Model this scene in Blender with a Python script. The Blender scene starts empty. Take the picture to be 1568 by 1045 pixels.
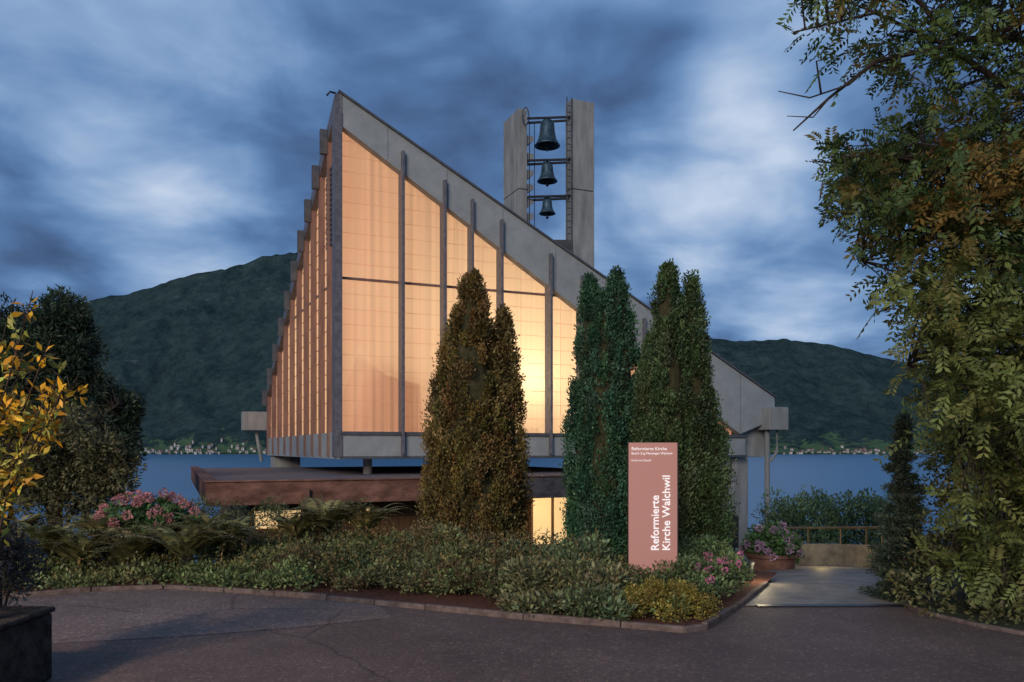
import bpy, math, random
import numpy as np
from mathutils import Vector, noise, Matrix
from mathutils.geometry import tessellate_polygon
random.seed(7); rng=np.random.default_rng(11)
scene=bpy.context.scene
F=1220.0; EYE=1.9
def W(px,py,d): return Vector(((px-784)/F*d, d, EYE-(py-688)/F*d))
# ---------------------------------------------------------------- materials
def newmat(name):
    m=bpy.data.materials.new(name); m.use_nodes=True
    nt=m.node_tree; b=nt.nodes["Principled BSDF"]; return m,nt,b
def N(nt,t,**k):
    n=nt.nodes.new(t)
    for a,v in k.items(): setattr(n,a,v)
    return n
def noisy(name,c1,c2,scale=5,detail=8,rough=.8,bump=.2,c3=None,stretch=(1,1,1),metal=0,bscale=None,spec=.3,lo=.35,hi=.65,bdist=.02):
    m,nt,b=newmat(name)
    tc=N(nt,'ShaderNodeTexCoord'); mp=N(nt,'ShaderNodeMapping'); mp.inputs['Scale'].default_value=stretch
    nt.links.new(tc.outputs['Object'],mp.inputs[0])
    n=N(nt,'ShaderNodeTexNoise'); n.inputs['Scale'].default_value=scale; n.inputs['Detail'].default_value=detail; n.inputs['Roughness'].default_value=.65
    nt.links.new(mp.outputs[0],n.inputs['Vector'])
    r=N(nt,'ShaderNodeValToRGB'); e=r.color_ramp.elements
    e[0].position=lo; e[0].color=(*c1,1); e[1].position=hi; e[1].color=(*c2,1)
    if c3: x=e.new(.5*(lo+hi)); x.color=(*c3,1)
    nt.links.new(n.outputs[0],r.inputs[0]); nt.links.new(r.outputs[0],b.inputs['Base Color'])
    n2=N(nt,'ShaderNodeTexNoise'); n2.inputs['Scale'].default_value=bscale or scale*6; n2.inputs['Detail'].default_value=5
    nt.links.new(mp.outputs[0],n2.inputs['Vector'])
    bp=N(nt,'ShaderNodeBump'); bp.inputs['Strength'].default_value=bump; bp.inputs['Distance'].default_value=bdist
    nt.links.new(n2.outputs[0],bp.inputs['Height']); nt.links.new(bp.outputs[0],b.inputs['Normal'])
    b.inputs['Roughness'].default_value=rough; b.inputs['Metallic'].default_value=metal
    b.inputs['Specular IOR Level'].default_value=spec
    return m
M_conc=noisy('concrete',(.19,.19,.18),(.40,.395,.375),2.5,10,.85,.3,stretch=(1,1,.22),lo=.3,hi=.7)
M_fascia=noisy('fascia_board_concrete',(.25,.27,.275),(.37,.39,.39),2.5,10,.7,.15,lo=.25,hi=.75)
M_fin=noisy('fin_slate_metal',(.10,.10,.12),(.17,.165,.185),8,4,.5,.05)
M_finb=noisy('fin_timber',(.17,.10,.085),(.28,.165,.135),12,6,.7,.1,stretch=(1,1,.1))
M_rust=noisy('rusty_fascia',(.10,.045,.03),(.27,.14,.105),2.5,10,.85,.3,c3=(.17,.085,.065),stretch=(1,1,2))
M_darkm=noisy('dark_metal',(.03,.035,.04),(.06,.065,.075),5,4,.45,.05,metal=.4)
M_slate=noisy('slate_bracket',(.07,.075,.09),(.11,.115,.13),5,4,.6,.05)
M_bell=noisy('bell_bronze',(.03,.06,.075),(.09,.14,.17),6,4,.4,.05,metal=.5)
M_gravel=noisy('roof_gravel',(.06,.05,.05),(.34,.28,.28),40,4,.9,.6)
M_wood=noisy('wood_cladding',(.10,.055,.03),(.2,.12,.07),6,6,.7,.1,stretch=(6,6,.3))
M_bark=noisy('bark',(.025,.02,.015),(.07,.05,.04),12,6,.9,.5,stretch=(1,1,.3))
M_soil=noisy('soil_mulch',(.06,.026,.017),(.17,.07,.05),30,8,.95,.7)
M_grass=noisy('ground_soil',(.02,.025,.012),(.05,.06,.03),3,8,.95,.5)
M_curb=noisy('kerb_stone',(.09,.065,.055),(.20,.15,.135),9,8,.85,.4)
M_path=noisy('path_concrete',(.13,.12,.11),(.27,.25,.22),2.2,10,.6,.25,bscale=50)
M_white,_nt,_b=newmat('white_letters_emissive'); _b.inputs['Base Color'].default_value=(.9,.9,.9,1); _b.inputs['Emission Color'].default_value=(1,1,1,1); _b.inputs['Emission Strength'].default_value=.45  # emission added so the letters stand out; they are no light source
def asphalt(name,ca,cb_,gr):
    m,nt,b=newmat(name)
    tc=N(nt,'ShaderNodeTexCoord')
    def nz(s,d=4,r=.6):
        n=N(nt,'ShaderNodeTexNoise'); n.inputs['Scale'].default_value=s; n.inputs['Detail'].default_value=d; n.inputs['Roughness'].default_value=r
        nt.links.new(tc.outputs['Object'],n.inputs['Vector']); return n
    big=nz(.4,12,.75); r=N(nt,'ShaderNodeValToRGB'); e=r.color_ramp.elements
    e[0].position=.36;e[0].color=(*ca,1);e[1].position=.66;e[1].color=(*cb_,1)
    nt.links.new(big.outputs[0],r.inputs[0])
    out=r.outputs[0]
    for sc,hi in ((45,1.9),(130,1.4)):
        v=N(nt,'ShaderNodeTexVoronoi'); v.inputs['Scale'].default_value=sc; nt.links.new(tc.outputs['Object'],v.inputs['Vector'])
        r2=N(nt,'ShaderNodeValToRGB'); e=r2.color_ramp.elements
        e[0].position=.0;e[0].color=(.72,.72,.72,1);e[1].position=.98;e[1].color=(hi,hi*.97,hi*.95,1); x=e.new(.86); x.color=(1,1,1,1)
        sp=N(nt,'ShaderNodeSeparateColor'); nt.links.new(v.outputs['Color'],sp.inputs[0]); nt.links.new(sp.outputs[0],r2.inputs[0])
        mx=N(nt,'ShaderNodeMix',data_type='RGBA',blend_type='MULTIPLY'); mx.inputs[0].default_value=gr
        nt.links.new(out,mx.inputs[6]); nt.links.new(r2.outputs[0],mx.inputs[7]); out=mx.outputs[2]
    # dark crack / tar joint lines
    vc=N(nt,'ShaderNodeTexVoronoi',feature='DISTANCE_TO_EDGE'); vc.inputs['Scale'].default_value=.22
    wz=nz(1.2,6); mw=N(nt,'ShaderNodeMix',data_type='VECTOR'); mw.inputs[0].default_value=.25; nt.links.new(tc.outputs['Object'],mw.inputs[4]); nt.links.new(wz.outputs['Color'],mw.inputs[5]); nt.links.new(mw.outputs[1],vc.inputs['Vector'])
    cr=N(nt,'ShaderNodeMapRange'); nt.links.new(vc.outputs['Distance'],cr.inputs[0]); cr.inputs[1].default_value=.0; cr.inputs[2].default_value=.004; cr.inputs[3].default_value=.45; cr.inputs[4].default_value=1
    mc=N(nt,'ShaderNodeVectorMath',operation='SCALE'); nt.links.new(out,mc.inputs[0]); nt.links.new(cr.outputs[0],mc.inputs[3])
    nt.links.new(mc.outputs[0],b.inputs['Base Color'])
    bp=N(nt,'ShaderNodeBump'); bp.inputs['Strength'].default_value=.3; bp.inputs['Distance'].default_value=.008
    nt.links.new(v.outputs['Distance'],bp.inputs['Height']); nt.links.new(bp.outputs[0],b.inputs['Normal'])
    b.inputs['Roughness'].default_value=.7; return m
M_asph=asphalt('brown_asphalt',(.085,.059,.050),(.175,.125,.106),.85)
M_asph2=asphalt('worn_asphalt_patch',(.135,.100,.088),(.25,.19,.165),1.0)
def leafmat(name='leaf'):
    m,nt,b=newmat(name); a=N(nt,'ShaderNodeAttribute',attribute_name='Col')
    nt.links.new(a.outputs['Color'],b.inputs['Base Color']); b.inputs['Roughness'].default_value=.5; b.inputs['Specular IOR Level'].default_value=.3
    t=N(nt,'ShaderNodeBsdfTranslucent'); nt.links.new(a.outputs['Color'],t.inputs[0])
    mx=N(nt,'ShaderNodeMixShader'); mx.inputs[0].default_value=.25
    nt.links.new(b.outputs[0],mx.inputs[1]); nt.links.new(t.outputs[0],mx.inputs[2])
    nt.links.new(mx.outputs[0],nt.nodes['Material Output'].inputs[0]); return m
M_leaf=leafmat()
def glow_panel():
    m,nt,b=newmat('translucent_panel_glow')
    tc=N(nt,'ShaderNodeTexCoord')
    n=N(nt,'ShaderNodeTexNoise'); n.inputs['Scale'].default_value=.5; n.inputs['Detail'].default_value=3; nt.links.new(tc.outputs['Object'],n.inputs['Vector'])
    r=N(nt,'ShaderNodeValToRGB'); e=r.color_ramp.elements
    e[0].position=.3;e[0].color=(.95,.37,.18,1);e[1].position=.7;e[1].color=(1,.46,.23,1)
    nt.links.new(n.outputs[0],r.inputs[0])
    wv=N(nt,'ShaderNodeTexNoise'); mp=N(nt,'ShaderNodeMapping'); mp.inputs['Scale'].default_value=(9,9,.08); nt.links.new(tc.outputs['Object'],mp.inputs[0]); nt.links.new(mp.outputs[0],wv.inputs['Vector']); wv.inputs['Scale'].default_value=1; wv.inputs['Detail'].default_value=2
    mr=N(nt,'ShaderNodeMapRange'); nt.links.new(wv.outputs[0],mr.inputs[0]); mr.inputs[1].default_value=.35; mr.inputs[2].default_value=.65; mr.inputs[3].default_value=.30; mr.inputs[4].default_value=.48
    tr=N(nt,'ShaderNodeBsdfTranslucent'); tr.inputs[0].default_value=(.9,.82,.68,1)
    em=N(nt,'ShaderNodeEmission'); nt.links.new(mr.outputs[0],em.inputs[1]); nt.links.new(r.outputs[0],em.inputs[0])  # added emission stands in for the base level of backlight from inside
    b.inputs['Base Color'].default_value=(.28,.25,.23,1); b.inputs['Roughness'].default_value=.4
    m1=N(nt,'ShaderNodeMixShader'); m1.inputs[0].default_value=.7; nt.links.new(b.outputs[0],m1.inputs[1]); nt.links.new(tr.outputs[0],m1.inputs[2])
    ad=N(nt,'ShaderNodeAddShader'); nt.links.new(m1.outputs[0],ad.inputs[0]); nt.links.new(em.outputs[0],ad.inputs[1])
    nt.links.new(ad.outputs[0],nt.nodes['Material Output'].inputs[0]); return m
M_glow=glow_panel()
def emis(name,c,s):
    m,nt,b=newmat(name); b.inputs['Base Color'].default_value=(*[x*.5 for x in c],1)
    b.inputs['Emission Color'].default_value=(*c,1); b.inputs['Emission Strength'].default_value=s; return m
M_win=emis('lit_window',(1,.66,.30),.8)
M_bulb=emis('lamp_glass',(1,.7,.4),3)
M_sign,_nt,_b=newmat('sign_salmon_emissive'); _b.inputs['Base Color'].default_value=(.44,.225,.19,1); _b.inputs['Roughness'].default_value=.5
_b.inputs['Emission Color'].default_value=(.8,.36,.30,1); _b.inputs['Emission Strength'].default_value=.18  # slight emission added to the face, standing in for light on the sign
# ---------------------------------------------------------------- helpers
def grp(name):
    e=bpy.data.objects.new(name,None); scene.collection.objects.link(e); return e
def mk(name,v,f,mat,parent=None,smooth=False):
    me=bpy.data.meshes.new(name); me.from_pydata([tuple(p) for p in v],[],f); me.update()
    o=bpy.data.objects.new(name,me); scene.collection.objects.link(o)
    if mat: me.materials.append(mat)
    if parent: o.parent=parent
    if smooth: me.polygons.foreach_set('use_smooth',[True]*len(me.polygons))
    return o
class MB:
    def __init__(s): s.v=[];s.f=[]
    def add(s,v,f):
        k=len(s.v); s.v+= [tuple(p) for p in v]; s.f+=[tuple(i+k for i in q) for q in f]
    def hexa(s,p):
        s.add(p,[(0,3,2,1),(4,5,6,7),(0,1,5,4),(1,2,6,5),(2,3,7,6),(3,0,4,7)])
    def box(s,fr,a0,a1,b0,b1,z0,z1):
        s.hexa([fr(a0,b0,z0),fr(a1,b0,z0),fr(a1,b1,z0),fr(a0,b1,z0),fr(a0,b0,z1),fr(a1,b0,z1),fr(a1,b1,z1),fr(a0,b1,z1)])
    def prism(s,A,B):
        n=len(A); s.add(list(A)+list(B),[tuple(range(n)),tuple(range(2*n-1,n-1,-1))]+[(i,i+n,(i+1)%n+n,(i+1)%n) for i in range(n)])
    def tube(s,pts,rad,n=6):
        pts=[Vector(p) for p in pts]; k=len(s.v)
        for i,p in enumerate(pts):
            d=(pts[min(i+1,len(pts)-1)]-pts[max(i-1,0)]).normalized()
            a=d.cross(Vector((0,0,1)));
            if a.length<.05: a=d.cross(Vector((1,0,0)))
            a.normalize(); b=d.cross(a)
            r=rad[i] if hasattr(rad,'__len__') else rad
            for j in range(n):
                t=2*math.pi*j/n; s.v.append(tuple(p+a*math.cos(t)*r+b*math.sin(t)*r))
        for i in range(len(pts)-1):
            for j in range(n):
                s.f.append((k+i*n+j,k+i*n+(j+1)%n,k+(i+1)*n+(j+1)%n,k+(i+1)*n+j))
        s.f.append(tuple(k+j for j in range(n))); s.f.append(tuple(k+(len(pts)-1)*n+j for j in range(n)))
    def lathe(s,prof,c,n=24):
        k=len(s.v)
        for r,z in prof:
            for j in range(n):
                t=2*math.pi*j/n; s.v.append((c[0]+r*math.cos(t),c[1]+r*math.sin(t),c[2]+z))
        for i in range(len(prof)-1):
            for j in range(n): s.f.append((k+i*n+j,k+i*n+(j+1)%n,k+(i+1)*n+(j+1)%n,k+(i+1)*n+j))
    def make(s,name,mat,parent=None,smooth=False): return mk(name,s.v,s.f,mat,parent,smooth)
def bevel(o,w=.01):
    m=o.modifiers.new('b','BEVEL'); m.width=w; m.segments=2; m.limit_method='ANGLE'
def unit(a): return a/np.maximum(np.linalg.norm(a,axis=-1,keepdims=True),1e-6)
def leaves(name,P,size,cols,parent,dirs=None,nrm=None,aspect=.4,mat=None,droop=.12):
    P=np.asarray(P,float); n=len(P)
    size=np.broadcast_to(np.asarray(size,float),(n,)).reshape(n,1)*rng.uniform(.7,1.25,(n,1))
    a=unit(rng.normal(size=(n,3)) if dirs is None else dirs)
    nn=unit(rng.normal(size=(n,3))+np.array([0,-.3,.8])) if nrm is None else nrm
    b=unit(np.cross(a,nn)); c=np.cross(b,a)
    V=np.empty((n,4,3)); V[:,0]=P; V[:,1]=P+a*size*.5+b*size*aspect*.5+c*size*droop; V[:,2]=P+a*size; V[:,3]=P+a*size*.5-b*size*aspect*.5+c*size*droop
    me=bpy.data.meshes.new(name); me.vertices.add(4*n); me.vertices.foreach_set('co',V.reshape(-1))
    me.loops.add(4*n); me.loops.foreach_set('vertex_index',np.arange(4*n,dtype=np.int32))
    me.polygons.add(n); me.polygons.foreach_set('loop_start',np.arange(0,4*n,4,dtype=np.int32)); me.polygons.foreach_set('loop_total',np.full(n,4,dtype=np.int32))
    me.update(calc_edges=True)
    ca=me.color_attributes.new('Col','FLOAT_COLOR','POINT')
    C=np.ones((n,4,4)); C[:,:,:3]=np.clip(cols,0,1).reshape(n,1,3); ca.data.foreach_set('color',C.reshape(-1))
    me.materials.append(mat or M_leaf)
    o=bpy.data.objects.new(name,me); scene.collection.objects.link(o)
    if parent: o.parent=parent
    return o
def vcol(base,n,var=.35,hue=.15):
    base=np.asarray(base,float)
    c=np.broadcast_to(base,(n,3))*rng.uniform(1-var,1+var,(n,1)); return c*rng.uniform(1-hue,1+hue,(n,3))
def clumps(C,rad,n,base,var=.35,cvar=.3,out=1.0,dirb=(0,0,.2)):
    C=np.asarray(C,float); k=len(C); rad=np.broadcast_to(np.asarray(rad,float),(k,3))
    o=unit(rng.normal(size=(k,n,3)))*rng.uniform(.35,1,(k,n,1))**.6
    P=(C[:,None]+o*rad[:,None]).reshape(-1,3)
    d=(o*out+rng.normal(size=(k,n,3))*.5+np.array(dirb)).reshape(-1,3)
    base=np.asarray(base,float); base=np.broadcast_to(base,(k,3)) if base.ndim==1 else base
    cc=base*rng.uniform(1-cvar,1+cvar,(k,1))
    c=np.repeat(cc[:,None],n,1).reshape(-1,3)*rng.uniform(1-var,1+var,(k*n,1))*rng.uniform(.88,1.12,(k*n,3))
    return P,d,c
sm=lambda x,a,b: (lambda t:t*t*(3-2*t))(min(1,max(0,(x-a)/(b-a))))
# ---------------------------------------------------------------- terrain
def tz(x,y):
    zr=-1.42*min(1,max(0,(y-11)/14)); zl=-1.8*sm(y,12.2,17)
    k=sm(x,2.5,4.0) if y<15 else sm(x,2.5,5)
    z=zl*(1-k)+zr*k
    if y>26: z-=.42*(y-26)
    return max(z,-34)
xs=list(np.arange(-20,20.1,1.0)); xs=[-400,-200,-100,-60,-40,-28]+xs+[28,40,60,100,200,400]
ys=[-60,-30,-10]+list(np.arange(0,30,.75))+[32,36,42,50,60,75,90,110,150,300]
v=[(x,y,tz(x,y)) for y in ys for x in xs]; nx=len(xs)
f=[(j*nx+i,j*nx+i+1,(j+1)*nx+i+1,(j+1)*nx+i) for j in range(len(ys)-1) for i in range(nx-1)]
mk('ground',v,f,M_grass,smooth=True)
curb=[(-14,8.6),(-9,9.4),(-6.2,10.2),(-5.6,10.6),(-4.73,10.8),(-3.82,10.55),(-2.33,10.0),(-1.03,9.4),(.12,8.85),(1.15,8.46),(1.78,8.2),(2.05,8.35),(2.55,9.2),(3.0,10.0),(3.55,11)]
rk=[(5.7,12.3),(5.0,10.9),(4.72,9.8),(4.75,9.1),(4.95,8.5),(5.5,7.6),(6.6,6.4),(9,5)]
def sheet(name,poly,z,mat):
    vv=[Vector((x,y,z)) for x,y in poly]; t=tessellate_polygon([vv])
    t=[q if (vv[q[1]]-vv[q[0]]).cross(vv[q[2]]-vv[q[0]]).z>0 else q[::-1] for q in t]
    return mk(name,vv,[tuple(q) for q in t],mat)
sheet('asphalt_forecourt',[(-14,-30),(14,-30),(9,5)]+rk[::-1][1:6]+[(4.72,9.8),(3.0,10.0)]+curb[::-1][2:],.004,M_asph)
sheet('asphalt_patch',[(-10,7.0),(-4.5,7.75),(-3.2,8.1),(-2.2,8.5),(-1.35,8.95),(-1.6,9.62),(-2.33,9.96),(-3.82,10.5),(-4.73,10.75),(-5.6,10.55),(-6.2,10.15),(-9,9.35),(-10,9.15)],.008,M_asph2)
rows=[(9.6,2.8,4.74),(10.2,3.1,4.8),(11,3.55,5.0),(12,3.9,5.6),(13,4.2,6.1),(14,4.4,6.7),(15.2,4.5,7.3),(16.6,4.6,8.0),(18,4.7,6.6),(21,5.0,8.6),(26,5.4,10)]
v=[];f=[]
for y,l,r in rows:
    for i in range(7):
        x=l+(r-l)*i/6; v.append((x,y,tz(x,y)+.03 if y>10.9 else .012))
for j in range(len(rows)-1):
    for i in range(6): f.append((j*7+i,j*7+i+1,(j+1)*7+i+1,(j+1)*7+i))
mk('path',v,f,M_path)
g=MB(); g.box(lambda a,b,z:Vector((a,b,z)),2.95,4.75,9.55,9.67,.013,.018); g.make('drain_channel',M_darkm)
def kerb(name,pts,w=.09,h=.09,L=.9,z=0):
    m=MB()
    for (x0,y0),(x1,y1) in zip(pts[:-1],pts[1:]):
        d=Vector((x1-x0,y1-y0,0)); l=d.length; n=max(1,round(l/L)); d.normalize(); p=Vector((-d.y,d.x,0))
        for i in range(n):
            a=Vector((x0,y0,0))+d*(l*i/n+.004); b=Vector((x0,y0,0))+d*(l*(i+1)/n-.004); hh=h+random.uniform(-.012,.008)
            q=[a,b,b+p*w,a+p*w]
            m.hexa([c+Vector((0,0,z-.05)) for c in q]+[c+Vector((0,0,z+hh)) for c in q])
    o=m.make(name,M_curb); bevel(o,.015)
kerb('kerb',curb,w=.07,h=.07)
kerb('kerb',rk[1:],w=.07,h=.05)
sheet('planting_bed_soil',[(x,y+.09) for x,y in curb]+[(4.0,12.0),(3.2,12.4),(-14,12.4)],.045,M_soil)
# ---------------------------------------------------------------- lake, mountains
mk('lake',[(-9000,28,-25),(9000,28,-25),(9000,4700,-25),(-9000,4700,-25)],[(0,1,2,3)],None)
m,nt,b=newmat('lake_water'); b.inputs['Base Color'].default_value=(.06,.19,.34,1); b.inputs['Roughness'].default_value=.3
tc=N(nt,'ShaderNodeTexCoord'); mp=N(nt,'ShaderNodeMapping'); mp.inputs['Scale'].default_value=(.05,.12,1); nt.links.new(tc.outputs['Object'],mp.inputs[0])
n=N(nt,'ShaderNodeTexNoise'); n.inputs['Scale'].default_value=1; n.inputs['Detail'].default_value=8; nt.links.new(mp.outputs[0],n.inputs['Vector'])
bp=N(nt,'ShaderNodeBump'); bp.inputs['Strength'].default_value=.9; bp.inputs['Distance'].default_value=2.5; nt.links.new(n.outputs[0],bp.inputs['Height']); nt.links.new(bp.outputs[0],b.inputs['Normal'])
bpy.data.objects['lake'].data.materials.append(m)
rp=[(-1500,560),(-400,520),(0,487),(120,462),(200,448),(300,419),(350,410),(385,400),(400,391),(440,386),(500,378),(580,392),(700,432),(820,475),(950,502),(1085,516),(1130,523),(1200,519),(1270,526),(1310,538),(1370,552),(1430,558),(1568,575),(2000,600),(3000,620)]
rx=[p[0] for p in rp]; ry=[p[1] for p in rp]
D0,D1=4100,5900; nx=640; ny=130; v=[];f=[]
def ridge(px): return (688-np.interp(px,rx,ry))/F*D1+EYE+25
def slope(t): return .22*t+.78*t**1.7
for j in range(ny):
    t=j/(ny-1)*1.10
    for i in range(nx):
        px=-1500+4500*i/(nx-1); X=(px-784)/F*D1
        hr=ridge(px)+16*noise.fractal(Vector((X*.005,0,3)),.6,2.2,7)+5*noise.noise(Vector((X*.05,0,9)))
        y=D0+(D1-D0)*t; tt=min(t,1)
        fz=slope(tt) if t<=1 else 1-(t-1)*2.5
        wx=X+220*noise.noise(Vector((X*.0012,y*.0012,5)))+ .35*(y-D0)
        rn=noise.ridged_multi_fractal(Vector((wx*.0016,y*.0008,1.7)),.9,2.15,7,1.0,2.0)
        e_=noise.fractal(Vector((X*.010,y*.010,0)),.7,2.1,5)
        z=-26+hr*fz+(rn-1.15)*200*tt*(1-tt)*2.0+16*e_*min(1,tt*5)*(1 if t<.97 else .4)
        v.append((X*(.86+.14*tt),y,z))
f=[(j*nx+i,j*nx+i+1,(j+1)*nx+i+1,(j+1)*nx+i) for j in range(ny-1) for i in range(nx-1)]
m,nt,b=newmat('mountain_forest'); tc=N(nt,'ShaderNodeTexCoord')
def nzz(s,d=8,r=.65,st=(1,1,1)):
    mp=N(nt,'ShaderNodeMapping'); mp.inputs['Scale'].default_value=st; nt.links.new(tc.outputs['Object'],mp.inputs[0])
    n=N(nt,'ShaderNodeTexNoise'); n.inputs['Scale'].default_value=s; n.inputs['Detail'].default_value=d; n.inputs['Roughness'].default_value=r; nt.links.new(mp.outputs[0],n.inputs['Vector']); return n
a=nzz(.006,14,.9); r=N(nt,'ShaderNodeValToRGB'); e=r.color_ramp.elements
e[0].position=.40; e[0].color=(.014,.030,.036,1); e[1].position=.60; e[1].color=(.060,.098,.090,1); nt.links.new(a.outputs[0],r.inputs[0])  # bluish tones put the aerial haze into the forest colour
c=nzz(.004,11,.7,(1,1,2.0)); r2=N(nt,'ShaderNodeValToRGB'); e=r2.color_ramp.elements; e[0].position=.62; e[0].color=(0,0,0,1); e[1].position=.67; e[1].color=(.8,.8,.8,1); nt.links.new(c.outputs[0],r2.inputs[0])
mx=N(nt,'ShaderNodeMix',data_type='RGBA'); nt.links.new(r2.outputs[0],mx.inputs[0]); nt.links.new(r.outputs[0],mx.inputs[6]); mx.inputs[7].default_value=(.11,.14,.135,1)
sx=N(nt,'ShaderNodeSeparateXYZ'); nt.links.new(tc.outputs['Object'],sx.inputs[0])
c2=nzz(.009,8,.65); ma=N(nt,'ShaderNodeMath',operation='MULTIPLY_ADD'); nt.links.new(c2.outputs[0],ma.inputs[0]); ma.inputs[1].default_value=-420; nt.links.new(sx.outputs[2],ma.inputs[2])
mr=N(nt,'ShaderNodeMapRange'); nt.links.new(ma.outputs[0],mr.inputs[0]); mr.inputs[1].default_value=-190; mr.inputs[2].default_value=-165; mr.inputs[3].default_value=.9; mr.inputs[4].default_value=0
m2=N(nt,'ShaderNodeMix',data_type='RGBA'); nt.links.new(mr.outputs[0],m2.inputs[0]); nt.links.new(mx.outputs[2],m2.inputs[6]); m2.inputs[7].default_value=(.10,.17,.085,1)
bn=nzz(.02,8,.75); bp=N(nt,'ShaderNodeBump'); bp.inputs['Strength'].default_value=.7; bp.inputs['Distance'].default_value=25; nt.links.new(bn.outputs[0],bp.inputs['Height']); nt.links.new(bp.outputs[0],b.inputs['Normal'])
nt.links.new(m2.outputs[2],b.inputs['Base Color']); b.inputs['Roughness'].default_value=1; b.inputs['Specular IOR Level'].default_value=0
mk('mountains',v,f,m,smooth=True)
g=MB(); g2=MB()
for i in range(300):
    X=rng.choice([rng.normal(-1750,450),rng.normal(1750,500),rng.uniform(-3500,3500)]); off=abs(rng.normal(0,90))
    y=D0+off; s=rng.uniform(3,6); w=rng.uniform(3,8); px=784+X/.87/D1*F; z0=-24+max(0,ridge(px)*slope(off/(D1-D0)))+5
    g.box(lambda a,b_,z:Vector((X+a,y+b_,z0+z)),-w,w,-s,s,-14,s*.9)
    g2.prism([Vector((X-w-1,y-s-1,z0+s*.9)),Vector((X-w-1,y+s+1,z0+s*.9)),Vector((X-w-1,y,z0+s*1.8))],[Vector((X+w+1,y-s-1,z0+s*.9)),Vector((X+w+1,y+s+1,z0+s*.9)),Vector((X+w+1,y,z0+s*1.8))])
gv=grp('shore_village'); g.make('village_walls',noisy('village_plaster',(.3,.3,.3),(.6,.58,.54),.02,2,.9,0),gv); g2.make('village_roofs',M_rust,gv)
P=np.c_[rng.uniform(-4200,4200,1800),D0+rng.uniform(-6,60,1800),np.full(1800,-24.)]
pp,d,c=clumps(P,np.array([12,8,4.]),8,(.05,.085,.045)); leaves('shoreline_trees',pp,7,c,None,d,aspect=.9)
# ---------------------------------------------------------------- church
R=Vector((.9207,.3903,0)).normalized(); L=Vector((-R.y,R.x,0)); L2=Vector((-.41,.912,0)).normalized(); C0=Vector((-4.295,20,0))
def cf(t,s,z): p=C0+R*t+L*s; p.z=z; return p
def lf(s,o,z): p=C0+L2*s-R*o; p.z=z; return p
ch=grp('church')
zt=lambda t:10.8-.528*t
zb=lambda t:10.03-.618*t
zl=lambda s:10.8-.49*s
g=MB()
poly=[(-.03,10.83),(13.75,zt(13.75)),(13.75,2.85),(12.4,2.366),(-.03,10.05)]
g.prism([cf(t,0,z) for t,z in poly],[cf(t,.27,z) for t,z in poly]); o=g.make('gable_fascia',M_fascia,ch); bevel(o)
g=MB(); g.prism([cf(t,-.06,z) for t,z in [(-.06,10.84),(13.8,zt(13.8)+.01),(13.8,zt(13.8)+.06),(-.06,10.90)]],[cf(t,.3,z) for t,z in [(-.06,10.84),(13.8,zt(13.8)+.01),(13.8,zt(13.8)+.06),(-.06,10.90)]]); g.make('verge_flashing',M_slate,ch)
g=MB()
for t in np.arange(1.2,13,1.6):
    g.box(cf,t-.005,t+.005,-.003,.02,zb(t)+.02,zt(t)-.02)
g.make('fascia_joints',M_slate,ch)
poly=[(.04,2.34),(12.3,2.34),(12.3,2.5),(.04,zb(.04)+.2)]
mk('gable_glazing',[cf(t,.32,z) for t,z in poly],[(0,1,2,3)],M_glow,ch)
g=MB(); gj=MB(); z=2.75
while z<9.9:
    te=(10.13-z)/.618
    if abs(z-6.26)<.2: gj.box(cf,.05,te,.25,.31,z-.03,z+.03)
    else: g.box(cf,.05,te,.30,.31,z-.005,z+.005)
    z+=.39
M_bar,_nt,_b=newmat('panel_joint_glow'); _b.inputs['Base Color'].default_value=(.8,.5,.33,1); _b.inputs['Emission Color'].default_value=(.9,.42,.22,1); _b.inputs['Emission Strength'].default_value=.16  # joints emit too: panel glow put into their colour
g.make('glazing_bars',M_bar,ch); gj.make('transom',M_finb,ch)
g=MB()
fins=[(616,.075),(680,.075),(722,.06),(767,.07),(842,.07),(890,.06),(935,.07),(985,.07),(1030,.07),(1068,.07)]
for px,w in fins:
    u=(px-784)/F; t=(20*u+4.295)/(.9207-.3903*u)
    g.box(cf,t-w/2,t+w/2,-.13,.265,1.75,zt(t)-.38)
g2=MB()
for t in [.82,2.15,3.1,3.92,5.07,6.3]:
    g2.box(cf,t-.003,t+.003,.302,.312,2.4,zb(t)+.1)
o=g.make('gable_fins',M_fin,ch); bevel(o,.008)
g2.make('slender_mullions',M_bar,ch)
g=MB(); g.box(cf,-.02,12.6,.003,.5,1.65,2.34); o=g.make('sill_band',M_fascia,ch); bevel(o)
g=MB(); g.box(cf,-.03,12.65,-.05,0,2.26,2.345); g.box(cf,-.03,12.65,-.012,0,1.66,1.72); g.make('sill_flashing',M_slate,ch)
g=MB(); poly=[(0.0,10.8),(13.6,zl(13.6)),(13.6,zl(13.6)-.4),(0.0,10.35)]
g.prism([lf(s,.15,z) for s,z in poly],[lf(s,-.05,z) for s,z in poly]); g.make('side_fascia',M_fin,ch)
mk('side_glazing',[lf(s,-.02,z) for s,z in [(.28,2.34),(13.3,2.34),(13.3,zl(13.3)-.3),(.28,zl(.28)-.3)]],[(0,3,2,1)],M_glow,ch)
g=MB(); gb=MB()
for i,s in enumerate([.95,2.1,3.3,4.5,5.8,7.2,8.6,10.1,11.6,13.1]):
    g.box(lf,s-.045,s+.045,0.0,.16,1.7,zl(s)-.25)
    gb.box(lf,s-.07,s+.07,.16,.34,zl(s)-.75,zl(s)-.12)
g.make('side_fins',M_finb,ch); gb.make('side_fin_brackets',M_slate,ch)
g=MB(); z=2.75
while z<9.6:
    te=min(13.3,(10.4-z)/.49); h=.07 if abs(z-6.26)<.2 else .010
    g.box(lf,.3,te,0,.02,z-h/2,z+h/2); z+=.39
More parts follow.
